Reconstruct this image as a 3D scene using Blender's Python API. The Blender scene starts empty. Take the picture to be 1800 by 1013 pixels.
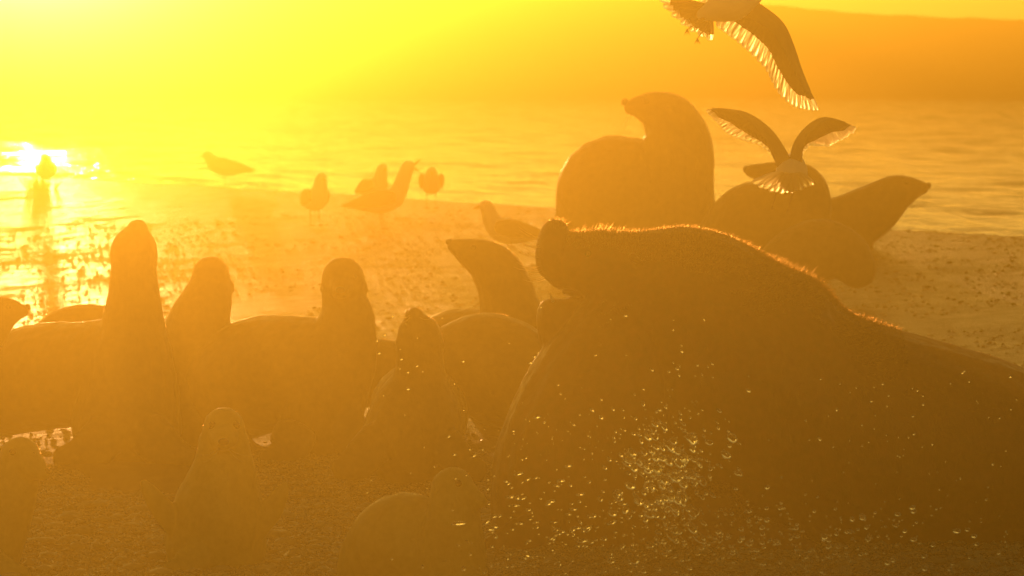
import bpy, bmesh, math, random
from mathutils import Vector, Matrix, noise
import numpy as np
R = math.radians
random.seed(7); rng = np.random.default_rng(7)
sc = bpy.context.scene
C = sc.collection

# ------------------------------------------------------------------ camera
FPX, CAMH, YH = 9600.0, 2.31, 45.0          # focal length in photo pixels, eye height, horizon row
PITCH = math.atan((506.5 - YH) / FPX)
cam_d = bpy.data.cameras.new('camera'); cam = bpy.data.objects.new('camera', cam_d); C.objects.link(cam)
cam.location = (0, 0, CAMH); cam.rotation_euler = (math.pi / 2 - PITCH, 0, 0)
cam_d.sensor_width = 36.0; cam_d.lens = FPX / 1800 * 36.0
cam_d.clip_start = 0.1; cam_d.clip_end = 4000
cam_d.dof.use_dof = True; cam_d.dof.focus_distance = 25.5; cam_d.dof.aperture_fstop = 7.1
sc.camera = cam

# ------------------------------------------------------------------ sky, sun, exposure
SUN_AZ, SUN_EL = R(-5.05), R(2.1)           # azimuth from +Y (left is negative), elevation
w = bpy.data.worlds.new('World'); sc.world = w; w.use_nodes = True
nt = w.node_tree; bg = nt.nodes['Background']
sky = nt.nodes.new('ShaderNodeTexSky'); sky.sky_type = 'NISHITA'; sky.sun_disc = False
sky.sun_elevation = SUN_EL; sky.sun_rotation = SUN_AZ
sky.air_density = 0.4; sky.dust_density = 1.0; sky.ozone_density = 1.0
grade = nt.nodes.new('ShaderNodeMix'); grade.data_type = 'RGBA'; grade.blend_type = 'MULTIPLY'
grade.inputs[0].default_value = 1.0; grade.inputs[7].default_value = (1.0, 0.82, 0.24, 1)
nt.links.new(sky.outputs[0], grade.inputs[6]); nt.links.new(grade.outputs[2], bg.inputs[0])
bg.inputs[1].default_value = 0.13
sl = bpy.data.lights.new('sun', 'SUN'); so = bpy.data.objects.new('sun', sl); C.objects.link(so)
sl.energy = 5.0; sl.angle = R(0.53); sl.color = (1.0, 0.47, 0.15)
sdir = Vector((math.sin(SUN_AZ) * math.cos(SUN_EL), math.cos(SUN_AZ) * math.cos(SUN_EL), math.sin(SUN_EL)))
so.rotation_euler = (-sdir).to_track_quat('-Z', 'Y').to_euler()
so.location = sdir * 300
FLARE_HAZE = [(0.0165, 0.82, (.255, .058, .0)), (0.0032, 0.985, (.18, .84, .20))]   # density, anisotropy, colour: broad orange and narrow forward lobe, tinted to imitate lens flare
vs = sc.view_settings
vs.view_transform = 'Standard'; vs.look = 'None'; vs.gamma = 1.0; vs.use_curve_mapping = False
vs.exposure = 0.22
sc.render.engine = 'CYCLES'
sc.cycles.use_denoising = True
sc.cycles.max_bounces = 8; sc.cycles.volume_bounces = 0; sc.cycles.transparent_max_bounces = 16
sc.cycles.sample_clamp_indirect = 8.0

# ------------------------------------------------------------------ helpers
def P(px, py, d):
    """world point on the vertical plane y = d that the photo shows at pixel (px, py)"""
    cx, cy = (px - 900) / FPX, (506.5 - py) / FPX
    dy = math.cos(PITCH) + cy * math.sin(PITCH); dz = -math.sin(PITCH) + cy * math.cos(PITCH)
    k = d / dy
    return Vector((cx * k, d, CAMH + dz * k))

def tag(o, label=None, cat=None, group=None, kind=None):
    if label: o['label'] = label
    if cat: o['category'] = cat
    if group: o['group'] = group
    if kind: o['kind'] = kind
    return o

def link(name, me, m=None, parent=None, smooth=True):
    o = bpy.data.objects.new(name, me); C.objects.link(o)
    if m is not None and not me.materials:
        for x in (m if isinstance(m, (list, tuple)) else (m,)): me.materials.append(x)
    if smooth and len(me.polygons): me.polygons.foreach_set('use_smooth', [True] * len(me.polygons))
    if parent is not None:
        o.parent = parent
        o.matrix_parent_inverse = Matrix.Translation(parent.location).inverted() if parent.rotation_euler.z == 0 else parent.matrix_basis.inverted()
    return o

def empty(name, loc, rz=0.0):
    o = bpy.data.objects.new(name, None); C.objects.link(o); o.location = loc; o.rotation_euler.z = rz
    o.empty_display_size = .1
    return o

def mesh(name, verts, faces):
    me = bpy.data.meshes.new(name); me.from_pydata([tuple(v) for v in verts], [], faces); me.update(); return me

def catmull(pts, n):
    """pts: list of tuples -> densely interpolated array"""
    p = np.array(pts, float)
    p = np.vstack([2 * p[0] - p[1], p, 2 * p[-1] - p[-2]])
    out = []
    for i in range(1, len(p) - 2):
        for t in np.linspace(0, 1, n, endpoint=False):
            a, b, c, d = p[i - 1], p[i], p[i + 1], p[i + 2]
            out.append(.5 * (2 * b + (c - a) * t + (2 * a - 5 * b + 4 * c - d) * t * t + (3 * b - a - 3 * c + d) * t ** 3))
    out.append(p[-2])
    return np.array(out)

def tube(pts, ref=(0, 1, 0), seg=18, n=5, cap=1.0):
    """closed tube through (x, y, z, r1, r2): r1 across, r2 along the reference direction; rounded ends"""
    q = catmull(pts, n); q[:, 3:] = np.maximum(q[:, 3:], 1e-4)
    cen, r = q[:, :3], q[:, 3:]
    T = np.gradient(cen, axis=0); T /= np.linalg.norm(T, axis=1)[:, None] + 1e-9
    rings = []
    def frame(t, prev):
        a = np.cross(np.array(ref, float), t); l = np.linalg.norm(a)
        if l < .25:
            a = prev - t * prev.dot(t) if prev is not None else np.cross(np.array((0, 0, 1.)), t); l = np.linalg.norm(a)
        a = a / l
        if prev is not None and a.dot(prev) < 0: a = -a
        return a, np.cross(t, a)
    prev = None; fr = []
    for t in T:
        a, b = frame(t, prev); prev = a; fr.append((a, b))
    caps = [math.radians(x) for x in (78, 55, 28)]
    seq = []
    for th in caps: seq.append((cen[0] - T[0] * r[0].min() * cap * math.sin(th), r[0] * math.cos(th), fr[0]))
    for c, rr, f in zip(cen, r, fr): seq.append((c, rr, f))
    for th in caps[::-1]: seq.append((cen[-1] + T[-1] * r[-1].min() * cap * math.sin(th), r[-1] * math.cos(th), fr[-1]))
    V, F = [], []
    ang = np.linspace(0, 2 * math.pi, seg, endpoint=False)
    for c, rr, (a, b) in seq:
        for t in ang: V.append(c + a * rr[0] * math.cos(t) + b * rr[1] * math.sin(t))
    m = len(seq)
    for i in range(m - 1):
        for j in range(seg):
            k = (j + 1) % seg
            F.append((i * seg + j, i * seg + k, (i + 1) * seg + k, (i + 1) * seg + j))
    F.append(tuple(range(seg))[::-1]); F.append(tuple((m - 1) * seg + j for j in range(seg)))
    return V, F

def join(parts):
    V, F = [], []
    for v, f in parts:
        o = len(V); V += list(v); F += [tuple(i + o for i in q) for q in f]
    return V, F

def fuse(name, parts, voxel, smooth_it, wob=0.0, seed=0):
    """one continuous skin over overlapping tubes"""
    me = mesh(name + '_raw', *join(parts))
    bm = bmesh.new(); bm.from_mesh(me); bmesh.ops.recalc_face_normals(bm, faces=bm.faces); bm.to_mesh(me); bm.free()
    o = bpy.data.objects.new(name + '_raw', me); C.objects.link(o)
    rm = o.modifiers.new('r', 'REMESH'); rm.mode = 'VOXEL'; rm.voxel_size = voxel; rm.use_smooth_shade = True
    s = o.modifiers.new('s', 'SMOOTH'); s.factor = .5; s.iterations = smooth_it
    dg = bpy.context.evaluated_depsgraph_get(); dg.update()
    out = bpy.data.meshes.new_from_object(o.evaluated_get(dg)); out.name = name
    bpy.data.objects.remove(o); bpy.data.meshes.remove(me)
    if wob:
        n = len(out.vertices); co = np.empty(n * 3); no = np.empty(n * 3)
        out.vertices.foreach_get('co', co); out.vertices.foreach_get('normal', no)
        co = co.reshape(-1, 3); no = no.reshape(-1, 3)
        d = np.array([noise.noise(Vector(c) * 7 + Vector((seed * 3.1, 0, 0))) + .5 * noise.noise(Vector(c) * 19) for c in co])
        co += no * (d * wob)[:, None]; out.vertices.foreach_set('co', co.ravel()); out.update()
    out.materials.clear()
    return out

# ------------------------------------------------------------------ materials
class N:
    """tiny node helper"""
    def __init__(s, name):
        s.m = bpy.data.materials.new(name); s.m.use_nodes = True; s.t = s.m.node_tree; s.b = s.t.nodes['Principled BSDF']
        s.out = s.t.nodes['Material Output']
    def n(s, kind, **k):
        x = s.t.nodes.new('ShaderNode' + kind)
        for a, v in k.items(): setattr(x, a, v)
        return x
    def l(s, a, b): s.t.links.new(a, b)
    def noise(s, scale, detail=4, rough=.6, vec=None, coord='Object'):
        tc = s.n('TexCoord'); x = s.n('TexNoise'); x.inputs['Scale'].default_value = scale
        x.inputs['Detail'].default_value = detail; x.inputs['Roughness'].default_value = rough
        mp = s.n('Mapping'); s.l(tc.outputs[coord], mp.inputs[0]); s.l(mp.outputs[0], x.inputs['Vector'])
        if vec: mp.inputs['Scale'].default_value = vec
        return x.outputs['Fac']
    def ramp(s, fac, stops):
        r = s.n('ValToRGB'); e = r.color_ramp.elements
        while len(e) < len(stops): e.new(.5)
        for i, (p, c) in enumerate(stops): e[i].position = p; e[i].color = (*c, 1) if len(c) == 3 else c
        s.l(fac, r.inputs[0]); return r.outputs[0]
    def bump(s, h, strength, dist):
        b = s.n('Bump'); b.inputs['Strength'].default_value = strength; b.inputs['Distance'].default_value = dist
        s.l(h, b.inputs['Height']); s.l(b.outputs[0], s.b.inputs['Normal'])
    def set(s, **k):
        for a, v in k.items(): s.b.inputs[a.replace('_', ' ')].default_value = v
        return s

def fur_mat(name, c0, c1, rough):
    n = N(name); f = n.noise(9, 5); n.l(n.ramp(f, [(.3, c0), (.7, c1)]), n.b.inputs['Base Color'])
    g = n.noise(120, 3, .7, (1, 1, .35)); n.bump(g, .28, .006)
    n.l(n.ramp(n.noise(14, 3), [(.35, (rough - .1,) * 3), (.65, (rough + .12,) * 3)]), n.b.inputs['Roughness'])
    n.set(Specular_IOR_Level=.4, Sheen_Weight=.15, Sheen_Roughness=.4, Sheen_Tint=(1, .75, .4, 1))
    return n.m
M = {}
M['bull_fur'] = fur_mat('bull_fur', (.12, .022, .003), (.22, .042, .006), .5)
M['cow_fur'] = fur_mat('cow_fur', (.13, .068, .012), (.24, .13, .024), .42)
M['pale_fur'] = fur_mat('pale_fur', (.12, .075, .035), (.22, .14, .065), .5)
M['pup_fur'] = fur_mat('pup_fur', (.40, .25, .05), (.62, .42, .10), .5)
M['skin'] = N('dark_skin').set(Base_Color=(.012, .009, .008, 1), Roughness=.3).m
M['eye'] = N('eye').set(Base_Color=(.006, .005, .005, 1), Roughness=.08).m
M['mouth'] = N('mouth').set(Base_Color=(.25, .06, .04, 1), Roughness=.3).m
M['tooth'] = N('tooth').set(Base_Color=(.7, .6, .4, 1), Roughness=.3).m

def hair_mat(name, col, tr, fwd=.5, thin=.6):
    """thin keratin: dark skin, diffuse translucency and a rough straight-through lobe that glows against the sun"""
    n = N(name); n.set(Base_Color=(*col, 1), Roughness=.35)
    t = n.n('BsdfTranslucent'); t.inputs[0].default_value = (*tr, 1)
    r = n.n('BsdfRefraction'); r.inputs['Color'].default_value = (*tr, 1); r.inputs['Roughness'].default_value = .55; r.inputs['IOR'].default_value = 1.12
    m1 = n.n('MixShader'); m1.inputs[0].default_value = fwd; n.l(t.outputs[0], m1.inputs[1]); n.l(r.outputs[0], m1.inputs[2])
    mx = n.n('MixShader'); mx.inputs[0].default_value = thin
    n.l(n.b.outputs[0], mx.inputs[1]); n.l(m1.outputs[0], mx.inputs[2]); n.l(mx.outputs[0], n.out.inputs[0])
    return n.m
M['hair'] = hair_mat('mane_hair', (.05, .028, .012), (.45, .28, .12))
M['whisker'] = hair_mat('whisker', (.6, .5, .35), (.9, .75, .5))
M['feather_white'] = hair_mat('white_feather', (.78, .76, .70), (1, .96, .88), .7, .85)
M['feather_dark'] = hair_mat('dark_feather', (.05, .045, .04), (.22, .14, .07), .35)
M['plumage_white'] = N('white_plumage').set(Base_Color=(.86, .82, .74, 1), Roughness=.8, Sheen_Weight=1.0).m
M['plumage_dark'] = N('slate_plumage').set(Base_Color=(.10, .085, .07, 1), Roughness=.7).m
M['plumage_grey'] = N('brown_grey_plumage').set(Base_Color=(.16, .13, .10, 1), Roughness=.75).m
M['beak'] = N('beak').set(Base_Color=(.55, .30, .03, 1), Roughness=.35).m
M['leg'] = N('bird_leg').set(Base_Color=(.16, .06, .02, 1), Roughness=.5).m

n = N('beach')
f = n.noise(1.6, 8, .65); n.l(n.ramp(f, [(.25, (.03, .021, .010)), (.5, (.06, .042, .02)), (.75, (.10, .075, .036))]), n.b.inputs['Base Color'])
wet = n.ramp(n.noise(5, 6, .7), [(.35, (.29,) * 3), (.65, (.45,) * 3)])
tc = n.n('TexCoord'); sp = n.n('SeparateXYZ'); n.l(tc.outputs['Object'], sp.inputs[0])
mr = n.n('MapRange'); mr.inputs[1].default_value = 27.5; mr.inputs[2].default_value = 33.0; n.l(sp.outputs['Y'], mr.inputs[0])
mxr = n.n('Mix'); n.l(mr.outputs[0], mxr.inputs[0]); mxr.inputs[2].default_value = .8; n.l(wet, mxr.inputs[3]); n.l(mxr.outputs[0], n.b.inputs['Roughness'])
n.bump(n.noise(34, 8, .8), .9, .03); M['beach'] = n.m
def stone_mat(name, c0, c1, rough):
    n = N(name)
    oi = n.n('ObjectInfo'); g = n.n('NewGeometry')
    f = n.noise(14, 5); mx = n.n('Math', operation='ADD'); mm = n.n('Math', operation='MULTIPLY'); mm.inputs[1].default_value = .5
    n.l(f, mm.inputs[0]); r = n.n('Math', operation='MULTIPLY'); r.inputs[1].default_value = .5
    n.l(g.outputs['Random Per Island'], r.inputs[0]); n.l(mm.outputs[0], mx.inputs[0]); n.l(r.outputs[0], mx.inputs[1])
    ad = n.n('Math', operation='MULTIPLY_ADD'); ad.inputs[1].default_value = .35; n.l(oi.outputs['Random'], ad.inputs[0]); n.l(mx.outputs[0], ad.inputs[2])
    n.l(n.ramp(ad.outputs[0], [(.2, c0), (.9, c1)]), n.b.inputs['Base Color'])
    n.l(n.ramp(g.outputs['Random Per Island'], [(.0, (rough,) * 3), (1, (rough + .45,) * 3)]), n.b.inputs['Roughness'])
    n.bump(n.noise(60, 4), .4, .006)
    return n.m
M['pebble'] = stone_mat('pebble', (.03, .02, .01), (.5, .38, .2), .15)

n = N('water'); n.set(Base_Color=(.02, .03, .032, 1), Roughness=.06, IOR=1.33)
a = n.noise(4.5, 7, .68, (.6, 1, 1)); n.bump(a, .55, .04); M['water'] = n.m
n = N('dune'); n.l(n.ramp(n.noise(.9, 7, .65), [(.3, (.035, .026, .014)), (.7, (.09, .065, .035))]), n.b.inputs['Base Color']); n.set(Roughness=.95)
n.bump(n.noise(3, 6), .8, .3); M['dune'] = n.m
n = N('scrub'); g = n.n('NewGeometry'); n.l(n.ramp(g.outputs['Random Per Island'], [(0, (.025, .024, .010)), (1, (.08, .06, .025))]), n.b.inputs['Base Color']); n.set(Roughness=.8); M['scrub'] = n.m
M['grass'] = hair_mat('dry_grass', (.14, .11, .04), (.30, .24, .08))

# ------------------------------------------------------------------ terrain and water
WATER = .50
def shore(x): return 56.5 + 22 * np.tanh(-2.0 * x / 22)
def zground(x, y):
    x = np.asarray(x, float); y = np.asarray(y, float)
    t = shore(x) - y
    z = np.interp(t, [-40, -8, 0, 3, 7, 12, 17, 22, 27, 60], [-1.6, -.9, .46, .54, .5, .36, .2, .07, .01, 0])
    return z
def znoise(x, y):
    v = Vector((x, y, 0))
    return (1.0 if y < 30 else max(.4, 1 - (y - 30) * .12)) * (.03 * noise.noise(v * .45) + .014 * noise.noise(v * 1.3 + Vector((9, 3, 1))) + .013 * noise.noise(v * 3.7) + .012 * noise.noise(v * 8))
def zg(x, y): return float(zground(x, y)) + znoise(x, y)

def grid(name, xs, ys, zf, m):
    X, Y = np.meshgrid(xs, ys); nx, ny = len(xs), len(ys)
    Z = zf(X, Y)
    V = np.stack([X, Y, Z], -1).reshape(-1, 3)
    i = np.arange((nx - 1) * (ny - 1)); r, c = i // (nx - 1), i % (nx - 1)
    a = r * nx + c; F = np.stack([a, a + 1, a + nx + 1, a + nx], -1)
    me = bpy.data.meshes.new(name); me.vertices.add(len(V)); me.vertices.foreach_set('co', V.ravel())
    me.loops.add(F.size); me.loops.foreach_set('vertex_index', F.ravel().astype(np.int32))
    me.polygons.add(len(F)); me.polygons.foreach_set('loop_start', (np.arange(len(F)) * 4).astype(np.int32))
    me.update(calc_edges=True); me.validate()
    return link(name, me, m)

def axis(lo, a, b, hi, fine, coarse):
    return np.concatenate([np.arange(lo, a, coarse), np.arange(a, b, fine), np.arange(b, hi + .01, coarse)])
def zbeach(X, Y):
    Z = zground(X, Y)
    flat = np.array([znoise(x, y) for x, y in zip(X.ravel(), Y.ravel())]).reshape(X.shape)
    return Z + flat
beach = tag(grid('beach', axis(-100, -9, 9, 100, .12, 3.0), axis(-25, 19, 72, 120, .16, 3.0), zbeach, M['beach']), kind='structure')

WAVES = [(random.uniform(-.7, .7), random.uniform(.36, 1.1), random.uniform(0, 6.28)) for _ in range(26)]
def zwater(X, Y):
    Z = np.full(X.shape, WATER)
    for th, wl, ph in WAVES:
        k = 2 * math.pi / wl
        u = X * math.sin(th) + Y * math.cos(th) + .25 * np.sin(X * 1.1 + ph) * wl
        Z = Z + .006 * wl ** .8 * np.sin(k * u + ph) * (.55 + .45 * np.sin(X * .37 + Y * .23 + ph * 3))
    return Z
def xy_shore(X, U): return shore(X) - 2.2 + U
wx, wu = axis(-100, -15, 15, 100, .16, 3.4), np.concatenate([np.arange(0, 92, .12), np.arange(92, 118, 1.0)])
water = grid('water', wx, wu, lambda X, U: zwater(X, np.minimum(xy_shore(X, U), 141)), M['water'])
co = np.empty(len(water.data.vertices) * 3); water.data.vertices.foreach_get('co', co); co = co.reshape(-1, 3)
co[:, 1] = np.minimum(xy_shore(co[:, 0], co[:, 1]), 141 + .004 * co[:, 1])      # the sheet starts just under the shoreline
water.data.vertices.foreach_set('co', co.ravel()); water.data.update(); tag(water, kind='structure')

CREST = [(-9000, -2), (-2000, -6), (0, -8), (700, -7), (1150, 0), (1330, 9), (1500, 24), (1650, 31), (1800, 38), (2400, 42), (9000, 43)]
def zfar(X, Y):
    px = 900 + X / Y * FPX
    crest = 2.31 + 150 * (45 - np.interp(px, [c[0] for c in CREST], [c[1] for c in CREST])) / FPX
    bank = np.interp(Y, [136, 138.2, 139, 141, 143], [-.6, .3, .56, .75, .95])
    up = np.interp(Y, [143, 146, 150, 153, 156], [0, .45, 1, 1, .6])
    Z = bank + (crest - .95) * up
    nz = np.array([noise.noise(Vector((x * .25, y * .25, 3))) * .12 + noise.noise(Vector((x * 1.6, y, 7))) * .11 for x, y in zip(X.ravel(), Y.ravel())]).reshape(X.shape)
    return Z + nz * np.interp(Y, [138, 141, 150], [.2, 1, .45])
hill = tag(grid('hill', axis(-100, -22, 22, 100, .35, 4.0), np.arange(136, 156.6, .5), zfar, M['dune']), kind='structure')

# low scrub along the far bank, one blurred mass of leaf clumps
V, F = [], []
for i in range(330):
    x = random.uniform(-26, 26); y = random.uniform(140.0, 144.5); h = random.uniform(.35, .62) * (1.25 if random.random() < .15 else 1); wd = random.uniform(.4, .9)
    z0 = float(zfar(np.array([[x]]), np.array([[y]]))[0, 0])
    for k in range(70):
        a = random.uniform(0, 6.28); rr = random.random() ** .5; u = random.random()
        c = Vector((x + wd * rr * math.cos(a), y + wd * rr * math.sin(a), z0 + h * u * (1.1 - .6 * rr * rr)))
        s = random.uniform(.05, .13); b = len(V)
        for q in range(3): V.append(c + Vector((random.gauss(0, s), random.gauss(0, s), random.gauss(0, s))))
        F.append((b, b + 1, b + 2))
tag(link('scrub', mesh('scrub', V, F), M['scrub'], smooth=False), 'low dark scrub along the far bank below the dune', 'scrub', kind='stuff')

# ------------------------------------------------------------------ shingle: the stones that show largest one by one, the rest as gravel
def stone_verts(seed):
    rs = random.Random(seed); bm = bmesh.new(); bmesh.ops.create_icosphere(bm, subdivisions=1, radius=1)
    sx, sy, sz = 1, rs.uniform(.5, .85), rs.uniform(.22, .5)
    for v in bm.verts:
        j = 1 + rs.uniform(-.17, .17); v.co = Vector((v.co.x * sx * j, v.co.y * sy * j, v.co.z * sz * j))
    vs = np.array([v.co[:] for v in bm.verts]); fs = [[v.index for v in f.verts] for f in bm.faces]; bm.free(); return vs, fs
STONES = [stone_verts(i) for i in range(14)]
stone_me = []
for i, (v, f) in enumerate(STONES):
    me = mesh('pebble', v, f); me.materials.append(M['pebble']); me.polygons.foreach_set('use_smooth', [i % 3 != 0] * len(me.polygons)); stone_me.append(me)
for i in range(300):
    d = random.uniform(21.6, 26.5); px = random.uniform(-40, 1840)
    if i % 3: px = random.uniform(-40, 900)
    x = (px - 900) / FPX * d; s = random.uniform(.034, .07) * (1.35 if random.random() < .1 else 1)
    o = bpy.data.objects.new('pebble', stone_me[i % 14]); C.objects.link(o)
    o.location = (x, d, zg(x, d) + s * .1); o.scale = (s, s, s)
    o.rotation_euler = (random.uniform(-.25, .25), random.uniform(-.25, .25), random.uniform(0, 6.28)); o.parent = beach
cnt = 50000
VV, FF = [], []; off = 0
lo = [stone_verts(100 + i) for i in range(6)]
oct_f = [(0, 2, 4), (2, 1, 4), (1, 3, 4), (3, 0, 4), (2, 0, 5), (1, 2, 5), (3, 1, 5), (0, 3, 5)]
for i in range(cnt):
    u = random.random(); d = random.uniform(20.3, 29.5) if i < 36000 else 29 + 24 * u
    x = random.uniform(-.115, .115) * d; s = random.uniform(.010, .032) * (1.5 if random.random() < .06 else 1) * (.72 if d > 30 else 1)
    if noise.noise(Vector((x * .8, d * .5, 5))) < -.28 and d > 27: continue
    if zground(x, d) < WATER - .02 and shore(x) - d < 0: continue
    a = random.uniform(0, 6.28); ca, sa = math.cos(a), math.sin(a); z = zg(x, d)
    ax, ay, az = s, s * random.uniform(.5, .9), s * random.uniform(.25, .55)
    pts = []
    for ex, ey, ez in ((1, 0, 0), (-1, 0, 0), (0, 1, 0), (0, -1, 0), (0, 0, 1), (0, 0, -1)):
        j = random.uniform(.8, 1.2); qx, qy = ex * ax * j + ez * random.uniform(-.4, .4) * s, ey * ay * j
        pts.append((x + ca * qx - sa * qy, d + sa * qx + ca * qy, z + ez * az * j + az * .2))
    VV += pts; FF += [tuple(q + off for q in f) for f in oct_f]; off += 6
gravel = link('gravel', mesh('gravel', VV, FF), M['pebble'], beach, smooth=False); gravel['kind'] = 'stuff'

# ------------------------------------------------------------------ sea lions
def px_tube(pts, d, **k):
    """(px, py, depth offset, r across[px], r deep[px]) -> closed tube in metres"""
    q = []
    for p in pts:
        dd = d + p[2]; w_ = P(p[0], p[1], dd); s = d / FPX
        q.append((*w_, p[3] * s, (p[4] if len(p) > 4 else p[3]) * s))
    return tube(q, **k)
def ball(c, r, seg=12):
    bm = bmesh.new(); bmesh.ops.create_uvsphere(bm, u_segments=seg, v_segments=seg - 3, radius=1)
    r = (r, r, r) if isinstance(r, (int, float)) else r
    V = [Vector(c) + Vector((v.co.x * r[0], v.co.y * r[1], v.co.z * r[2])) for v in bm.verts]; F = [tuple(v.index for v in f.verts) for f in bm.faces]; bm.free(); return V, F
def strand(a, b, r, bend=(0, 0, 0), n=5):
    a, b, bend = Vector(a), Vector(b), Vector(bend); pts = []
    for i in range(n):
        t = i / (n - 1); c = a.lerp(b, t) + bend * (4 * t * (1 - t)); pts.append((*c, r * (1 - .8 * t), r * (1 - .8 * t)))
    return tube(pts, seg=4, n=2)

def fur_coat(body, count, length, seed, keep=lambda c, n_: True, parent=None):
    """short tapered hairs standing off the skin, one mass"""
    me = body.data; me.calc_loop_triangles(); rs = random.Random(seed)
    npoly = len(me.polygons); V, F = [], []
    tries = 0
    while len(F) < count and tries < count * 8:
        tries += 1
        p = me.polygons[rs.randrange(npoly)]; c = p.center; nn = p.normal
        if not keep(c, nn): continue
        vs_ = [me.vertices[i].co for i in p.vertices]
        w_ = [rs.random() for _ in vs_]; sw = sum(w_); c = sum((v * (a / sw) for v, a in zip(vs_, w_)), Vector())
        L = length * rs.uniform(.3, 1.2) * (.75 + .7 * max(-.6, noise.noise(c * 5.5)))
        tip = c + nn * L * rs.uniform(.5, 1) + Vector((rs.gauss(.35, .25), rs.gauss(0, .3), rs.gauss(-.3, .25))) * L * .8
        side = nn.cross(Vector((rs.gauss(0, 1), rs.gauss(0, 1), rs.gauss(0, 1)))).normalized() * .0010
        b = len(V); V += [c - nn * .004 + side, c - nn * .004 - side, tip]; F.append((b, b + 1, b + 2))
    o = link('fur', mesh('fur', V, F), M['hair'], parent or body.parent, smooth=False); o['kind'] = 'stuff'; return o

def sea_lion(name, d, tubes, label, cat='sea lion', group=None, fur='cow_fur', voxel=.014, it=6, wob=.004,
             eyes=(), nose=None, whiskers=None, ears=(), flippers=()):
    xs = [p[0] for t in tubes for p in t]; mid = sum(xs) / len(xs)
    bx = (mid - 900) / FPX * d
    root = empty(name, (bx, d, zg(bx, d))); tag(root, label, cat, group)
    parts = [px_tube(t, d) for t in tubes]
    for (px, py, dd, r, dx, dy) in ears:          # ear flaps grow out of the same skin
        parts.append(px_tube([(px, py, dd, r), (px + dx * .6, py + dy * .6, dd + .01, r * .8), (px + dx, py + dy, dd + .02, r * .5)], d))
    for f in flippers: parts.append(px_tube(f, d))
    body = link('body', fuse(name, parts, voxel, it, wob, len(label)), M[fur], root)
    s = d / FPX
    for (px, py, dd, r) in eyes: link('eye', mesh('eye', *ball(P(px, py, d + dd), r * s)), M['eye'], root)
    if nose:
        px, py, dd, rx, rz = nose
        link('nose', mesh('nose', *ball(P(px, py, d + dd), (rx * s, rx * s * .8, rz * s))), M['skin'], root)
    if whiskers:
        st = [strand(P(a, b, d + dd), P(a2, b2, d + dd + ddd), .0011 if d < 27 else .0013, (0, 0, -.012)) for (a, b, dd, a2, b2, ddd) in whiskers]
        o = link('whiskers', mesh('whiskers', *join(st)), M['whisker'], root)
    if fur != 'bull_fur' and d < 44:
        fur_coat(body, 9000, .011, len(label), lambda c, n_: n_.y > -.2 and n_.z > -.1)
    return root, body

# --- the bull in front
bull_t = [
    [(1018, 462, 0, 56, 62), (1058, 472, 0, 74, 80), (1106, 505, 0, 132, 112), (1180, 562, 0, 186, 165), (1275, 660, 0, 230, 205), (1405, 742, .03, 214, 205),
     (1560, 785, .06, 206, 200), (1725, 815, .1, 190, 185), (1885, 845, .15, 150, 150), (2020, 880, .2, 100, 105), (2120, 905, .25, 55, 70)],
    [(1150, 600, 0, 150, 150), (1085, 715, -.08, 168, 165), (1035, 830, -.14, 170, 150), (1010, 950, -.16, 150, 130)],
    [(975, 411, 0, 26, 38), (972, 434, 0, 31, 50), (973, 462, 0, 31, 56), (985, 488, 0, 22, 46)],
    [(1130, 640, 0, 110, 100), (1060, 590, 0, 76, 74), (1008, 568, 0, 50, 56), (976, 556, 0, 34, 42)],
    [(962, 540, 0, 14, 34), (964, 560, 0, 22, 42), (976, 590, 0, 30, 50)],
]
bull_fl = [
    [(1010, 930, -.35, 50, 30), (960, 955, -.45, 60, 18), (900, 972, -.55, 55, 12), (850, 980, -.6, 30, 8)],
    [(1240, 900, -.4, 60, 40), (1290, 960, -.55, 60, 18), (1370, 975, -.6, 55, 12), (1430, 980, -.6, 30, 8)],
    [(2110, 905, .2, 45, 22), (2190, 925, .15, 55, 14), (2270, 940, .1, 40, 8)],
    [(2110, 905, .3, 45, 22), (2180, 920, .4, 55, 14), (2250, 935, .45, 40, 8)],
]
wh = []
for i in range(26):
    yy = random.uniform(418, 492); a = random.uniform(-.35, .25); L = random.uniform(22, 50)
    wh.append((950 + (yy - 455) ** 2 / 160, yy, random.uniform(-.09, .05), 950 - L * math.cos(a), yy + L * math.sin(a) - (470 - yy) * .25, random.uniform(-.06, .04)))
bull, bull_body = sea_lion('bull_sea_lion', 24.5, bull_t, 'huge shaggy-maned bull sea lion with open mouth, in the right foreground', group=None, fur='bull_fur', voxel=.0115, it=4, wob=.006,
    eyes=[(1034, 446, -.155, 6)], nose=(955, 424, 0, 10, 12), whiskers=wh, ears=[(1112, 452, -.27, 9, 14, 10)], flippers=bull_fl)
mc = link('mouth', mesh('mouth', *px_tube([(1020, 512, 0, 14, 34), (995, 511, 0, 8, 30)], 24.5)), M['mouth'], bull)
for dd in (-.06, .06):
    link('tooth', mesh('tooth', *strand(P(972, 530, 24.5 + dd), P(966, 514, 24.5 + dd), .008, n=4)), M['tooth'], bull)
fur_coat(bull_body, 60000, .038, 3, lambda c, n_: n_.z > .6 and c.x < 1.75 and not (c.x < P(1050, 500, 24.5).x and c.z < P(1000, 500, 24.5).z))
fur_coat(bull_body, 7000, .011, 4, lambda c, n_: n_.z > .5 and c.x >= 1.6)

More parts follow.
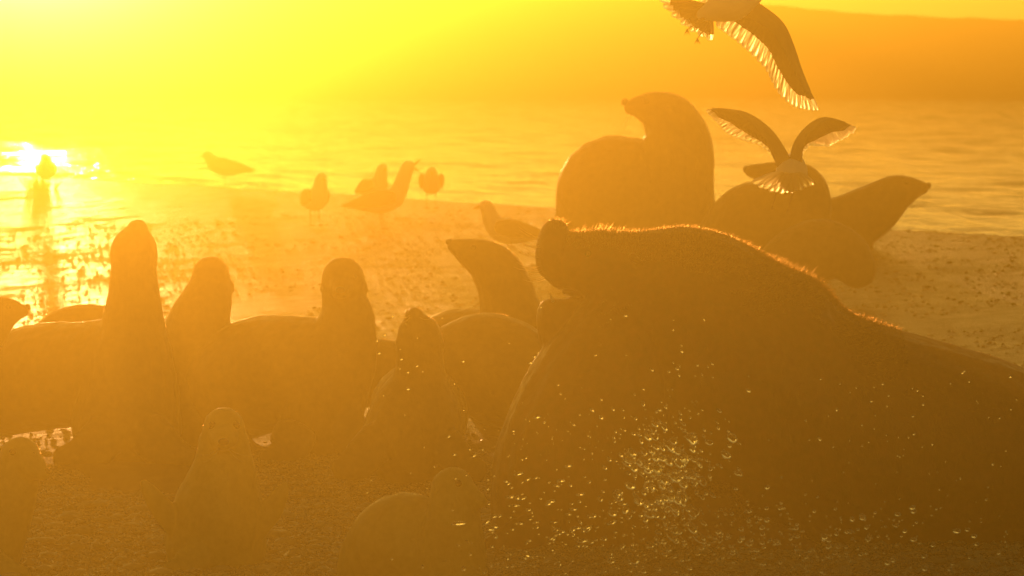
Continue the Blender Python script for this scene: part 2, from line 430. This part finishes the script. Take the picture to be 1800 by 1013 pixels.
# --- the group on the left and in the middle
def cow(*a, **k): return sea_lion('sea_lion', *a, **k)
G1 = 'sea lions resting on the shingle'
cow(29.0, [
    [(241, 404, -.06, 20), (239, 420, -.04, 35, 30), (236, 442, -.01, 42, 38), (235, 478, 0, 41, 40), (235, 526, .02, 48), (234, 580, .05, 60), (228, 660, .06, 84), (222, 750, .06, 100)],
    [(228, 630, .1, 78), (150, 655, .3, 92), (60, 665, .55, 96), (-60, 700, .9, 80), (-150, 740, 1.1, 34)]],
    'sea lion stretching its neck and pointing its snout straight up, at left', group=G1,
    nose=(242, 392, -.06, 9, 6), ears=[(204, 452, .02, 6, -9, 12), (270, 452, .02, 6, 6, 14)],
    flippers=[[(190, 760, -.2, 40, 20), (150, 800, -.35, 40, 12), (100, 812, -.45, 25, 8)], [(260, 760, -.2, 40, 20), (300, 800, -.35, 40, 12), (340, 812, -.4, 25, 8)]])
cow(29.9, [
    [(371, 484, .02, 34), (370, 500, .02, 38), (363, 528, 0, 46), (350, 572, 0, 60), (345, 650, .1, 96), (340, 740, .1, 102)],
    [(372, 484, .05, 28), (380, 492, .2, 15)],
    [(345, 660, .2, 92), (350, 690, .8, 80), (355, 740, 1.3, 40)]],
    'round-headed sea lion turned away, beside the one pointing its snout up', group=G1, ears=[(408, 500, .02, 5, 3, 12)],
    flippers=[[(390, 770, -.2, 40, 20), (430, 800, -.3, 36, 10), (465, 806, -.35, 20, 7)]])
cow(29.4, [
    [(603, 490, -.03, 39), (605, 522, 0, 39), (609, 560, 0, 51), (598, 620, .02, 67), (572, 690, .03, 76), (558, 770, .05, 72)],
    [(603, 498, -.05, 30), (600, 506, -.14, 21), (598, 512, -.2, 13)],
    [(580, 640, .05, 84), (520, 652, .2, 101), (450, 662, .4, 106), (380, 690, .6, 100), (300, 730, .8, 66), (250, 760, .9, 30)]],
    'sea lion with its pale head facing us, neck upright, long back to the left', group=G1, eyes=[(586, 486, -.105, 6), (622, 486, -.105, 6)],
    nose=(598, 510, -.225, 9, 6), ears=[(568, 500, .0, 5, -4, 13), (642, 500, .0, 5, 5, 13)],
    flippers=[[(600, 720, -.1, 36, 20), (620, 775, -.2, 36, 12), (650, 802, -.3, 22, 7)], [(520, 760, -.25, 40, 20), (500, 800, -.4, 36, 10), (460, 815, -.5, 20, 7)]])
cow(29.2, [[(40, 547, 0, 13), (22, 548, 0, 24), (-8, 558, 0, 42), (-50, 592, 0, 56), (-110, 650, .05, 84), (-190, 690, .1, 95), (-300, 720, .15, 70), (-380, 760, .2, 30)]],
    'sea lion cut by the left edge, only its head in profile showing', group=G1, eyes=[(14, 540, -.065, 5)], nose=(48, 541, 0, 6, 7))
cow(31.8, [[(60, 640, 0, 40), (105, 612, 0, 62), (150, 598, 0, 64), (210, 610, 0, 62), (280, 640, .1, 40), (320, 655, .1, 24)]],
    'sea lion lying low behind the snout-up one, a sliver of its back visible', group=G1)
cow(27.4, [
    [(729, 557, -.07, 18), (732, 571, -.05, 33, 28), (737, 594, -.02, 42, 38), (738, 625, 0, 41), (738, 662, .02, 49), (734, 705, .05, 76), (726, 770, .08, 94)],
    [(732, 720, .2, 84), (742, 735, .7, 84), (752, 770, 1.2, 45)]],
    'slim sea lion facing us with raised chin, in front of the rounded back', group=G1, nose=(728, 547, -.085, 7, 5), eyes=[(716, 572, -.085, 5.5), (752, 574, -.085, 5.5)],
    ears=[(700, 602, 0, 5, -4, 13), (778, 602, 0, 5, 4, 13)], whiskers=[(722, 556, -.1, 704, 566, -.1), (722, 553, -.1, 702, 556, -.1), (736, 556, -.1, 756, 560, -.1)],
    flippers=[[(668, 770, -.1, 36, 18), (630, 810, -.25, 36, 12), (590, 828, -.35, 20, 7)], [(780, 780, -.1, 36, 18), (812, 815, -.2, 32, 12), (850, 830, -.3, 20, 7)]])
cow(31.0, [[(610, 690, 0, 40), (640, 665, 0, 60), (680, 656, 0, 60), (730, 680, .1, 56), (790, 710, .2, 30)]],
    'sea lion lying between the pale-headed and the chin-raised ones, dark rounded back', group=G1)
cow(30.6, [
    [(799, 433, 0, 14), (822, 443, 0, 26), (858, 462, 0, 40), (884, 498, 0, 48), (898, 552, 0, 56), (905, 620, 0, 76), (900, 700, 0, 84)],
    [(890, 650, .15, 84), (840, 630, .3, 88), (790, 632, .45, 84), (730, 660, .6, 58), (680, 690, .7, 28)]],
    'sea lion in profile lifting its snout to the left, just left of the bull', group=G1, eyes=[(832, 436, -.075, 5)], nose=(790, 426, 0, 7, 6),
    ears=[(866, 446, -.12, 5, 12, 8)])
cow(28.3, [[(752, 690, 0, 48), (785, 655, 0, 74), (850, 646, 0, 98), (915, 668, 0, 92), (980, 700, .05, 72), (1040, 730, .1, 48), (1080, 745, .1, 26)]],
    "sea lion with a broad rounded back lying under the bull's chin", group=G1, it=8)

# --- pups in front
G2 = 'sea lion pups on the near shingle'
def pup(*a, **k): return sea_lion('sea_lion_pup', *a, fur='pup_fur', voxel=.0105, group=G2, cat='sea lion pup', **k)
pup(23.2, [
    [(394, 752, -.03, 38, 36), (394, 786, .0, 46), (393, 830, .02, 60), (386, 890, .05, 82), (378, 960, .1, 92)],
    [(394, 762, -.05, 32), (394, 772, -.13, 23), (393, 780, -.19, 13)],
    [(382, 915, .2, 84), (377, 930, .6, 76), (374, 965, .95, 36)]],
    'pup sitting upright and facing us, flippers spread, at lower left', eyes=[(373, 748, -.1, 7), (415, 748, -.1, 7)], nose=(393, 777, -.215, 10, 7),
    ears=[(356, 766, .01, 5, -6, 14), (432, 766, .01, 5, 6, 14)],
    whiskers=[(386, 786, -.18, 352, 800, -.16), (386, 789, -.18, 358, 812, -.16), (401, 786, -.18, 436, 800, -.16), (401, 789, -.18, 430, 812, -.16)],
    flippers=[[(318, 930, 0, 26, 16), (285, 895, -.02, 22, 9), (262, 862, -.03, 15, 6), (250, 845, -.03, 7, 4)], [(445, 930, 0, 26, 16), (474, 900, -.02, 23, 9), (494, 868, -.03, 15, 6), (504, 850, -.03, 7, 4)],
              [(350, 975, -.1, 30, 20), (320, 1000, -.22, 30, 9), (290, 1004, -.3, 16, 6)]])
pup(23.0, [
    [(36, 804, 0, 37), (28, 842, .0, 42), (12, 890, .03, 50), (-14, 945, .06, 60), (-40, 1005, .1, 66)],
    [(42, 812, -.03, 32), (62, 824, -.07, 24), (74, 832, -.09, 15)],
    [(-20, 950, .2, 66), (-90, 960, .4, 76), (-170, 990, .6, 40)]],
    'pup at the lower left edge with its head turned to the right', eyes=[(22, 795, -.083, 6), (58, 800, -.075, 5)], nose=(80, 829, -.1, 8, 7), ears=[(2, 806, -.02, 5, -7, 12)],
    flippers=[[(-10, 990, -.1, 26, 14), (20, 1008, -.15, 24, 8), (50, 1010, -.2, 14, 6)]])
pup(22.2, [
    [(796, 860, 0, 40), (796, 900, 0, 48), (792, 960, .02, 62), (788, 1030, .05, 72)],
    [(802, 866, -.02, 34), (826, 874, -.04, 25), (842, 880, -.05, 15)],
    [(775, 985, .1, 74), (715, 955, .2, 92), (668, 985, .3, 76), (640, 1040, .4, 55)]],
    'pup at the bottom beside the spray, hunched back to its left', eyes=[(806, 850, -.085, 6)], nose=(850, 876, -.05, 8, 7), ears=[(766, 868, -.06, 5, -4, 13)],
    flippers=[[(820, 1020, -.1, 28, 14), (850, 1045, -.2, 26, 8), (885, 1050, -.25, 14, 6)]])

# --- animals at the back
cow(42.0, [
    [(1110, 189, 0, 14), (1122, 188, 0, 21), (1148, 194, 0, 36), (1174, 215, 0, 54), (1192, 262, 0, 62), (1190, 325, 0, 66), (1180, 400, 0, 84), (1172, 480, 0, 92)],
    [(1165, 340, .15, 88), (1105, 338, .25, 98), (1068, 345, .3, 98), (1030, 410, .4, 62), (1000, 470, .5, 40)]],
    'big sea lion at the back with its thick neck up and nose turned left', group='sea lions behind the bull', nose=(1099, 180, 0, 7, 7), eyes=[(1136, 178, -.14, 5)],
    ears=[(1176, 190, -.2, 5, 14, 8)], whiskers=[(1106, 200, -.04, 1092, 232, -.04), (1108, 202, -.04, 1086, 228, -.04), (1106, 200, .04, 1096, 238, .04)],
    flippers=[[(1240, 470, -.1, 30, 14), (1262, 488, -.2, 26, 9), (1285, 492, -.3, 14, 6)]])
cow(40.6, [
    [(1320, 301, 0, 12), (1338, 303, 0, 16), (1370, 306, 0, 22), (1408, 322, 0, 36), (1418, 352, 0, 44), (1408, 400, 0, 54), (1392, 470, 0, 70)],
    [(1385, 410, .15, 80), (1325, 402, .25, 84), (1275, 425, .35, 58), (1240, 462, .4, 30)]],
    'sea lion behind the low-flying gull, nose level to the left', group='sea lions behind the bull', nose=(1312, 298, 0, 6, 7), eyes=[(1376, 294, -.1, 5)], ears=[(1424, 316, -.16, 5, 12, 8)])
cow(44.0, [
    [(1621, 331, 0, 12), (1602, 333, 0, 23), (1574, 342, 0, 35), (1538, 367, .02, 46), (1490, 395, .05, 54), (1430, 415, .1, 60), (1360, 440, .15, 50), (1310, 455, .2, 26)],
    [(1500, 400, 0, 44), (1500, 440, -.02, 34)]],
    'sea lion facing right in profile at the far right, before the water', group='sea lions behind the bull', nose=(1632, 327, 0, 5, 6), eyes=[(1592, 321, -.09, 5)], ears=[(1552, 330, -.13, 5, -12, 6)],
    flippers=[[(1510, 435, -.05, 22, 12), (1528, 458, -.1, 20, 8), (1550, 466, -.14, 12, 5)]])
sea_lion('sea_lion', 39.0, [[(1350, 480, .1, 36), (1395, 452, .05, 50), (1445, 440, 0, 56), (1486, 452, -.02, 47), (1506, 472, -.04, 36)]],
    'pale sea lion lying below the right-facing one, beside the gravel', group='sea lions behind the bull', fur='pale_fur')

# ------------------------------------------------------------------ gulls
def feather(parent, root, tip, wid, d0, d1, dark=.7, bend=0.0, mats=None):
    """a blade with thickness from root to tip (photo pixels), dark base and pale tip"""
    a, b = P(*root, d0), P(*tip, d1); s = d0 / FPX; ax = (b - a); L = ax.length; ax.normalize()
    side = ax.cross(Vector((0, 1, 0))).normalized(); nrm = side.cross(ax)
    prof = [(0, .45), (.15, .8), (.35, 1), (dark, 1), (.86, .92), (.94, .7), (.985, .35)]
    V, F, mi = [], [], []
    for t, w_ in prof:
        c = a + ax * (L * t) + side * (bend * s * 4 * t * (1 - t)) - nrm * (.006 * math.sin(t * 2.5))
        hw = side * (wid * s * w_ * .5); th = nrm * .0012
        V += [c - hw, c + th * 1.5, c + hw, c - th]
    for i in range(len(prof) - 1):
        for j in range(4):
            k = (j + 1) % 4; F.append((i * 4 + j, i * 4 + k, i * 4 + 4 + k, i * 4 + 4 + j)); mi.append(0 if prof[i][0] < dark - .01 else 1)
    F.append((3, 2, 1, 0)); mi.append(0); e = (len(prof) - 1) * 4; F.append((e, e + 1, e + 2, e + 3)); mi.append(1)
    me = mesh('feather', V, F); o = link('feather', me, mats or (M['feather_dark'], M['feather_white']), parent)
    me.polygons.foreach_set('material_index', mi); return o

def wing(root, d, lead, trail, nf, rad, label=None, dz=0.0, mats=None, wid=15, dark=.68):
    """arm along the leading edge with nf flight feathers reaching to the trailing edge"""
    L = catmull(lead, 12); T = catmull(trail, 12)
    arm = []
    for i, p in enumerate(lead):
        u = i / (len(lead) - 1); arm.append((p[0], p[1], dz * u, rad * (1 - .75 * u), rad * .55 * (1 - .75 * u)))
    o = link('wing', fuse('wing', [px_tube(arm, d)], .005, 2), M['plumage_dark'], root)
    for i in range(nf):
        u = i / (nf - 1)
        lr = L[int(min(len(L) - 1, u ** .9 * .94 * (len(L) - 1)))]; tp = T[int(u * (len(T) - 1))]
        j = random.uniform(-1.5, 1.5)
        feather(o, (lr[0], lr[1]), (tp[0] + j, tp[1] + j * .6), wid * (1.3 - .8 * u), d + dz * u + .004 + .0016 * (i % 3), d + dz * u + .012 + .0016 * (i % 3), dark + random.uniform(-.04, .04), mats=mats)
    # coverts: a second shorter row closes the gaps at the arm
    for i in range(nf):
        u = i / (nf - 1) * .86
        lr = L[int(u * (len(L) - 1))]; tp = T[int(u * (len(T) - 1))]
        feather(o, (lr[0], lr[1]), (lr[0] + (tp[0] - lr[0]) * .55, lr[1] + (tp[1] - lr[1]) * .55), wid * 1.25, d + dz * u - .006, d + dz * u - .002, .9, mats=(M['feather_dark'], M['feather_dark']))
    return o
def legs_px(root, d, segs):
    for a, b in segs:
        pa, pb = P(*a, d), P(*b, d); st = [strand(pa, pb, .009, n=4)]
        for k in (-1, 0, 1): st.append(strand(pb, pb + Vector((.014 * k, .02, -.028)), .004, n=3))
        link('leg', mesh('leg', *join(st)), M['leg'], root)

# the large gull crossing the top edge
dg_ = 27.0; c = P(1285, 10, dg_); root = empty('flying_gull', c)
tag(root, 'large gull flying across the top edge, one wing sweeping down to the right', 'gull', 'gulls in the air')
link('body', fuse('gull_body', [px_tube([(1236, 26, 0, 12), (1256, 18, -.02, 22), (1286, 5, -.03, 33), (1318, -14, 0, 27), (1344, -32, .03, 16), (1358, -40, .04, 16), (1370, -44, .05, 12)], dg_)], .006, 4), M['plumage_white'], root)
link('beak', mesh('beak', *px_tube([(1376, -46, .05, 6), (1392, -46, .05, 4), (1400, -43, .05, 2)], dg_)), M['beak'], root)
tl = link('tail', mesh('tail', *px_tube([(1250, 20, 0, 14, 8), (1236, 24, .01, 12, 5)], dg_)), M['plumage_white'], root)
for i in range(12):
    u = i / 11; tip = (1158 + 90 * u ** 1.1, -2 + 74 * math.sin(u * 1.25) + 4 * (i % 2))
    feather(tl, (1252 - 6 * u, 14 + 8 * u), tip, 15, dg_ + .003 * (i % 3), dg_ + .01 + .003 * (i % 3), .78, mats=(M['feather_dark'], M['feather_white']))
wing(root, dg_, [(1296, 6), (1332, 24), (1366, 48), (1386, 84), (1404, 128), (1422, 164)], [(1262, 50), (1292, 72), (1322, 98), (1350, 128), (1366, 160), (1388, 184), (1412, 193), (1438, 195)], 24, 20, dz=-.10, wid=17, dark=.52)
wing(root, dg_, [(1270, -8), (1240, -60), (1215, -120), (1200, -190), (1196, -240)], [(1236, 10), (1200, -40), (1172, -100), (1160, -170), (1166, -230), (1184, -280)], 22, 20, dz=.2, wid=15)
legs_px(root, dg_ - .03, [((1250, 36), (1226, 68)), ((1240, 30), (1208, 52))])

# the smaller gull seen from behind
dg_ = 31.0; root = empty('flying_gull', P(1390, 310, dg_))
tag(root, 'smaller gull seen from behind with both wings raised, over the back sea lions', 'gull', 'gulls in the air')
link('body', fuse('gull_body', [px_tube([(1388, 322, -.10, 15), (1390, 312, -.04, 26), (1392, 302, .06, 28, 28), (1394, 292, .18, 22), (1396, 282, .27, 15), (1397, 278, .33, 13)], dg_)], .006, 4), M['plumage_white'], root)
link('beak', mesh('beak', *px_tube([(1397, 279, .38, 4), (1398, 281, .43, 2)], dg_)), M['beak'], root)
tl = link('tail', mesh('tail', *px_tube([(1388, 318, -.1, 16, 8), (1386, 326, -.13, 12, 5)], dg_)), M['plumage_white'], root)
for i in range(12):
    u = i / 11; tip = (1322 + 108 * u, 318 + 24 * math.sin(u * 2.6 + .15) - 4 * u + 2 * (i % 2))
    feather(tl, (1374 + 30 * u, 304), tip, 13, dg_ - .12 - .004 * (i % 3), dg_ - .16 - .004 * (i % 3), .45, mats=(M['feather_white'], M['feather_white']))
wing(root, dg_, [(1382, 296), (1366, 262), (1346, 232), (1312, 206), (1278, 197), (1252, 193)], [(1374, 300), (1358, 276), (1336, 254), (1302, 244), (1276, 234), (1262, 218), (1250, 206), (1242, 196)], 26, 15, dz=.1, wid=13, dark=.5)
wing(root, dg_, [(1398, 290), (1403, 258), (1418, 232), (1444, 213), (1470, 214), (1492, 221)], [(1408, 284), (1414, 262), (1428, 254), (1450, 257), (1466, 254), (1482, 244), (1496, 236), (1506, 228)], 24, 12, dz=.1, wid=12, dark=.5)
legs_px(root, dg_ - .1, [((1366, 336), (1358, 362)), ((1394, 338), (1386, 368))])

def standing_gull(px, d, rz, label, scale=1.0, head_up=0.0, open_beak=False, colours=('plumage_white', 'plumage_dark'), group='gulls standing on the shore', hunch=0.0):
    """local +x is forward; built in metres, stands on the ground"""
    x = (px - 900) / FPX * d; root = empty('gull', (0, 0, 0)); tag(root, label, 'gull', group)
    W, D_ = M[colours[0]], M[colours[1]]
    hx, hz = .17 + .02 * head_up, .36 + .05 * head_up - .06 * hunch
    body = [(-.17, 0, .17, .03, .03), (-.10, 0, .185, .06, .06), (0, 0, .20, .085, .085), (.09, 0, .225, .078, .08), (.14, 0, .28 - .02 * hunch, .062, .062), (hx, 0, hz, .046, .048), (hx + .015, 0, hz + .012, .042, .044)]
    link('body', fuse('gull_body', [tube([(p[0], p[1], p[2], p[3], p[4]) for p in body], ref=(0, 0, 1))], .008, 4), W, root)
    bx, bz = hx + .04, hz + .012
    if open_beak:
        link('beak', mesh('beak', *join([tube([(bx, 0, bz + .006, .011, .011), (bx + .04, 0, bz + .04, .008, .008), (bx + .062, 0, bz + .05, .003, .003)], seg=8), tube([(bx, 0, bz - .006, .010, .010), (bx + .035, 0, bz - .026, .007, .007), (bx + .05, 0, bz - .036, .003, .003)], seg=8)])), M['beak'], root)
    else:
        link('beak', mesh('beak', *tube([(bx - .01, 0, bz, .013, .013), (bx + .03, 0, bz - .004, .009, .010), (bx + .055, 0, bz - .014, .003, .004)], ref=(0, 0, 1), seg=8)), M['beak'], root)
    for s in (-1, 1):
        link('wing', fuse('wing', [tube([(.11, s * .062, .235, .03, .045), (.02, s * .078, .225, .028, .062), (-.10, s * .06, .205, .02, .046), (-.22, s * .03, .18, .012, .022), (-.28, s * .015, .17, .006, .01)], ref=(0, 0, 1))], .007, 3), D_, root)
        link('eye', mesh('eye', *ball((hx + .022, s * .034, hz + .018), .006, 8)), M['eye'], root)
        st = [strand((.01, s * .035, .15), (.02, s * .035, .012), .006, n=4)]
        for k in (-.6, 0, .6): st.append(strand((.02, s * .035, .012), (.02 + .05 * math.cos(k), s * .035 + .05 * math.sin(k), .006), .006, n=3))
        link('leg', mesh('leg', *join(st)), M['leg'], root)
    link('tail', fuse('tail', [tube([(-.14, 0, .17, .04, .02), (-.24, 0, .155, .035, .009)], ref=(0, 0, 1))], .007, 2), W, root)
    root.location = (x, d, zg(x, d) - .004); root.rotation_euler.z = rz; root.scale = (scale * 1.22,) * 3
    return root
standing_gull(398, 60.5, math.pi, 'dark gull standing at the water edge, facing left', colours=('plumage_grey', 'plumage_dark'), scale=.95, hunch=1.0)
standing_gull(552, 51.0, R(-70), 'white-breasted gull facing us, leftmost of the cluster on the gravel', colours=('plumage_white', 'plumage_grey'), scale=1.0)
standing_gull(668, 50.0, R(-14), 'gull calling with its beak wide open, wings dark', scale=1.05, head_up=1.6, open_beak=True)
standing_gull(654, 53.0, R(-60), 'gull half hidden behind the calling gull', colours=('plumage_white', 'plumage_grey'), scale=.95)
standing_gull(758, 53.5, R(-88), 'hunched gull with dark wings at its sides, right of the calling gull', scale=1.0, hunch=1.2)
standing_gull(899, 45.0, R(196), 'gull with white neck and dark wing standing beside the bull whiskers', scale=1.0)
standing_gull(80, 59.5, R(-84), 'pale gull facing us in the glare at the far left', colours=('plumage_white', 'plumage_white'), scale=.9, hunch=.5)

# grass tuft on the left shore
gx, gy = (72 - 900) / FPX * 60, 60.0; V, F = [], []
root = empty('grass_tuft', (gx, gy, zg(gx, gy))); tag(root, 'spiky grass tuft on the shore at far left in the glare', 'grass')
for i in range(90):
    a = random.uniform(0, 6.28); r = random.uniform(0, .1); L = random.uniform(.10, .24); bx_, by_ = gx + r * 1.8 * math.cos(a), gy + r * math.sin(a); z = zg(gx, gy) - .01
    lean = Vector((math.cos(a) * random.uniform(.1, .8) * L, math.sin(a) * .3 * L, L)); b = len(V)
    V += [Vector((bx_ - .006, by_, z)), Vector((bx_ + .006, by_, z)), Vector((bx_, by_, z)) + lean * .6 + Vector((.004, 0, .01)), Vector((bx_, by_, z)) + lean]
    F += [(b, b + 1, b + 2), (b, b + 2, b + 3)]
link('blades', mesh('blades', V, F), M['grass'], root, smooth=False)['kind'] = 'stuff'

# ------------------------------------------------------------------ spray flung up in front of the bull
M['drop'] = N('water_drop').set(Base_Color=(1, .95, .75, 1), Roughness=0.03, IOR=1.33, Transmission_Weight=1.0).m
drops = []
def burst(num, cx, cy, sx, sy, r0, r1, st=1.0, tilt=0, d0=21.0, d1=22.6, uni=False, pw=2.2):
    for _ in range(num):
        if uni: px, py = random.uniform(cx - sx, cx + sx), random.uniform(cy - sy, cy + sy)
        else: px, py = random.gauss(cx, sx), random.gauss(cy, sy)
        if py > 1040: continue
        drops.append((px, py, random.uniform(d0, d1), (r0 + (r1 - r0) * random.random() ** pw) * 1.0, st * random.uniform(.8, 1.3), tilt + random.gauss(0, .25)))
burst(70, 1172, 845, 40, 50, 5.0, 11.0, 1.25, -1.0, pw=1.5)
burst(260, 1172, 835, 46, 58, 1.6, 7.5, 1.5, -1.0)
burst(200, 1180, 850, 95, 75, 1.4, 4.5, 1.4, -.9)
burst(110, 930, 905, 70, 48, 1.6, 5.6, 2.0, .1)
burst(45, 960, 765, 60, 36, 1.0, 2.2)
burst(28, 1215, 700, 32, 60, 1.6, 3.4, 1.9, -1.1)
burst(460, 1330, 960, 190, 42, 1.4, 5.5, 1.1, 0, 20.8, 22.2)
burst(90, 1600, 800, 190, 150, 1.2, 3.0, 1.2, .6, uni=True)
burst(70, 930, 720, 300, 180, 1.2, 3.0, 1.6, .1, uni=True)
burst(60, 1050, 985, 150, 26, 1.5, 4.5, 1.1, 0, 20.8, 22.2)
for i in range(15):      # the strand of drops at the bottom
    t = i / 14; drops.append((1372 + 46 * t + 6 * math.sin(t * 9), 884 + 128 * t, 21.6, 2.4, 1.3, -1))
drops = [q for q in drops if P(q[0], q[1], q[2]).z > zg((q[0] - 900) / FPX * q[2], q[2]) + .02]
drops.sort(key=lambda q: -q[3])
def drop_geo(px, py, d, r, st, tilt, sub=2):
    bm = bmesh.new(); bmesh.ops.create_icosphere(bm, subdivisions=sub, radius=1); s = d / FPX * r
    ca, sa = math.cos(tilt), math.sin(tilt); V = []
    for v in bm.verts:
        x, z = v.co.x * st, v.co.z / math.sqrt(st); V.append(Vector((s * (x * ca - z * sa), s * v.co.y, s * (x * sa + z * ca))))
    F = [tuple(v.index for v in f.verts) for f in bm.faces]; bm.free(); return V, F
for q in drops[:110]:
    V, F = drop_geo(*q); o = link('water_drop', mesh('water_drop', V, F), M['drop']); o.location = P(q[0], q[1], q[2])
    tag(o, 'larger glinting water drop in the spray before the bull', 'water drop', 'larger drops in the spray')
parts = []
for q in drops[110:]:
    V, F = drop_geo(*q, sub=1); c = P(q[0], q[1], q[2]); parts.append(([v + c for v in V], F))
tag(link('spray', mesh('spray', *join(parts)), M['drop']), 'fine spray of glinting drops flung up before the bull', 'spray', kind='stuff')

# ------------------------------------------------------------------ golden volume round everything, added mostly to imitate lens flare
bm = bmesh.new(); bmesh.ops.create_cube(bm, size=1); me = bpy.data.meshes.new('flare_haze'); bm.to_mesh(me); bm.free()
m = bpy.data.materials.new('flare_haze'); m.use_nodes = True; q = m.node_tree; q.nodes.clear()
out = q.nodes.new('ShaderNodeOutputMaterial'); ad = q.nodes.new('ShaderNodeAddShader')
for i, (dens, g, col) in enumerate(FLARE_HAZE):
    v = q.nodes.new('ShaderNodeVolumePrincipled'); v.inputs['Density'].default_value = dens; v.inputs['Anisotropy'].default_value = g; v.inputs['Color'].default_value = (*col, 1)
    q.links.new(v.outputs[0], ad.inputs[i])
q.links.new(ad.outputs[0], out.inputs['Volume'])
hz = link('flare_haze', me, m, smooth=False); hz.scale = (230, 198, 6.2); hz.location = (0, 60, .4); tag(hz, 'golden hazy air, mostly imitating lens flare, over the whole shore', 'flare_haze', kind='stuff')
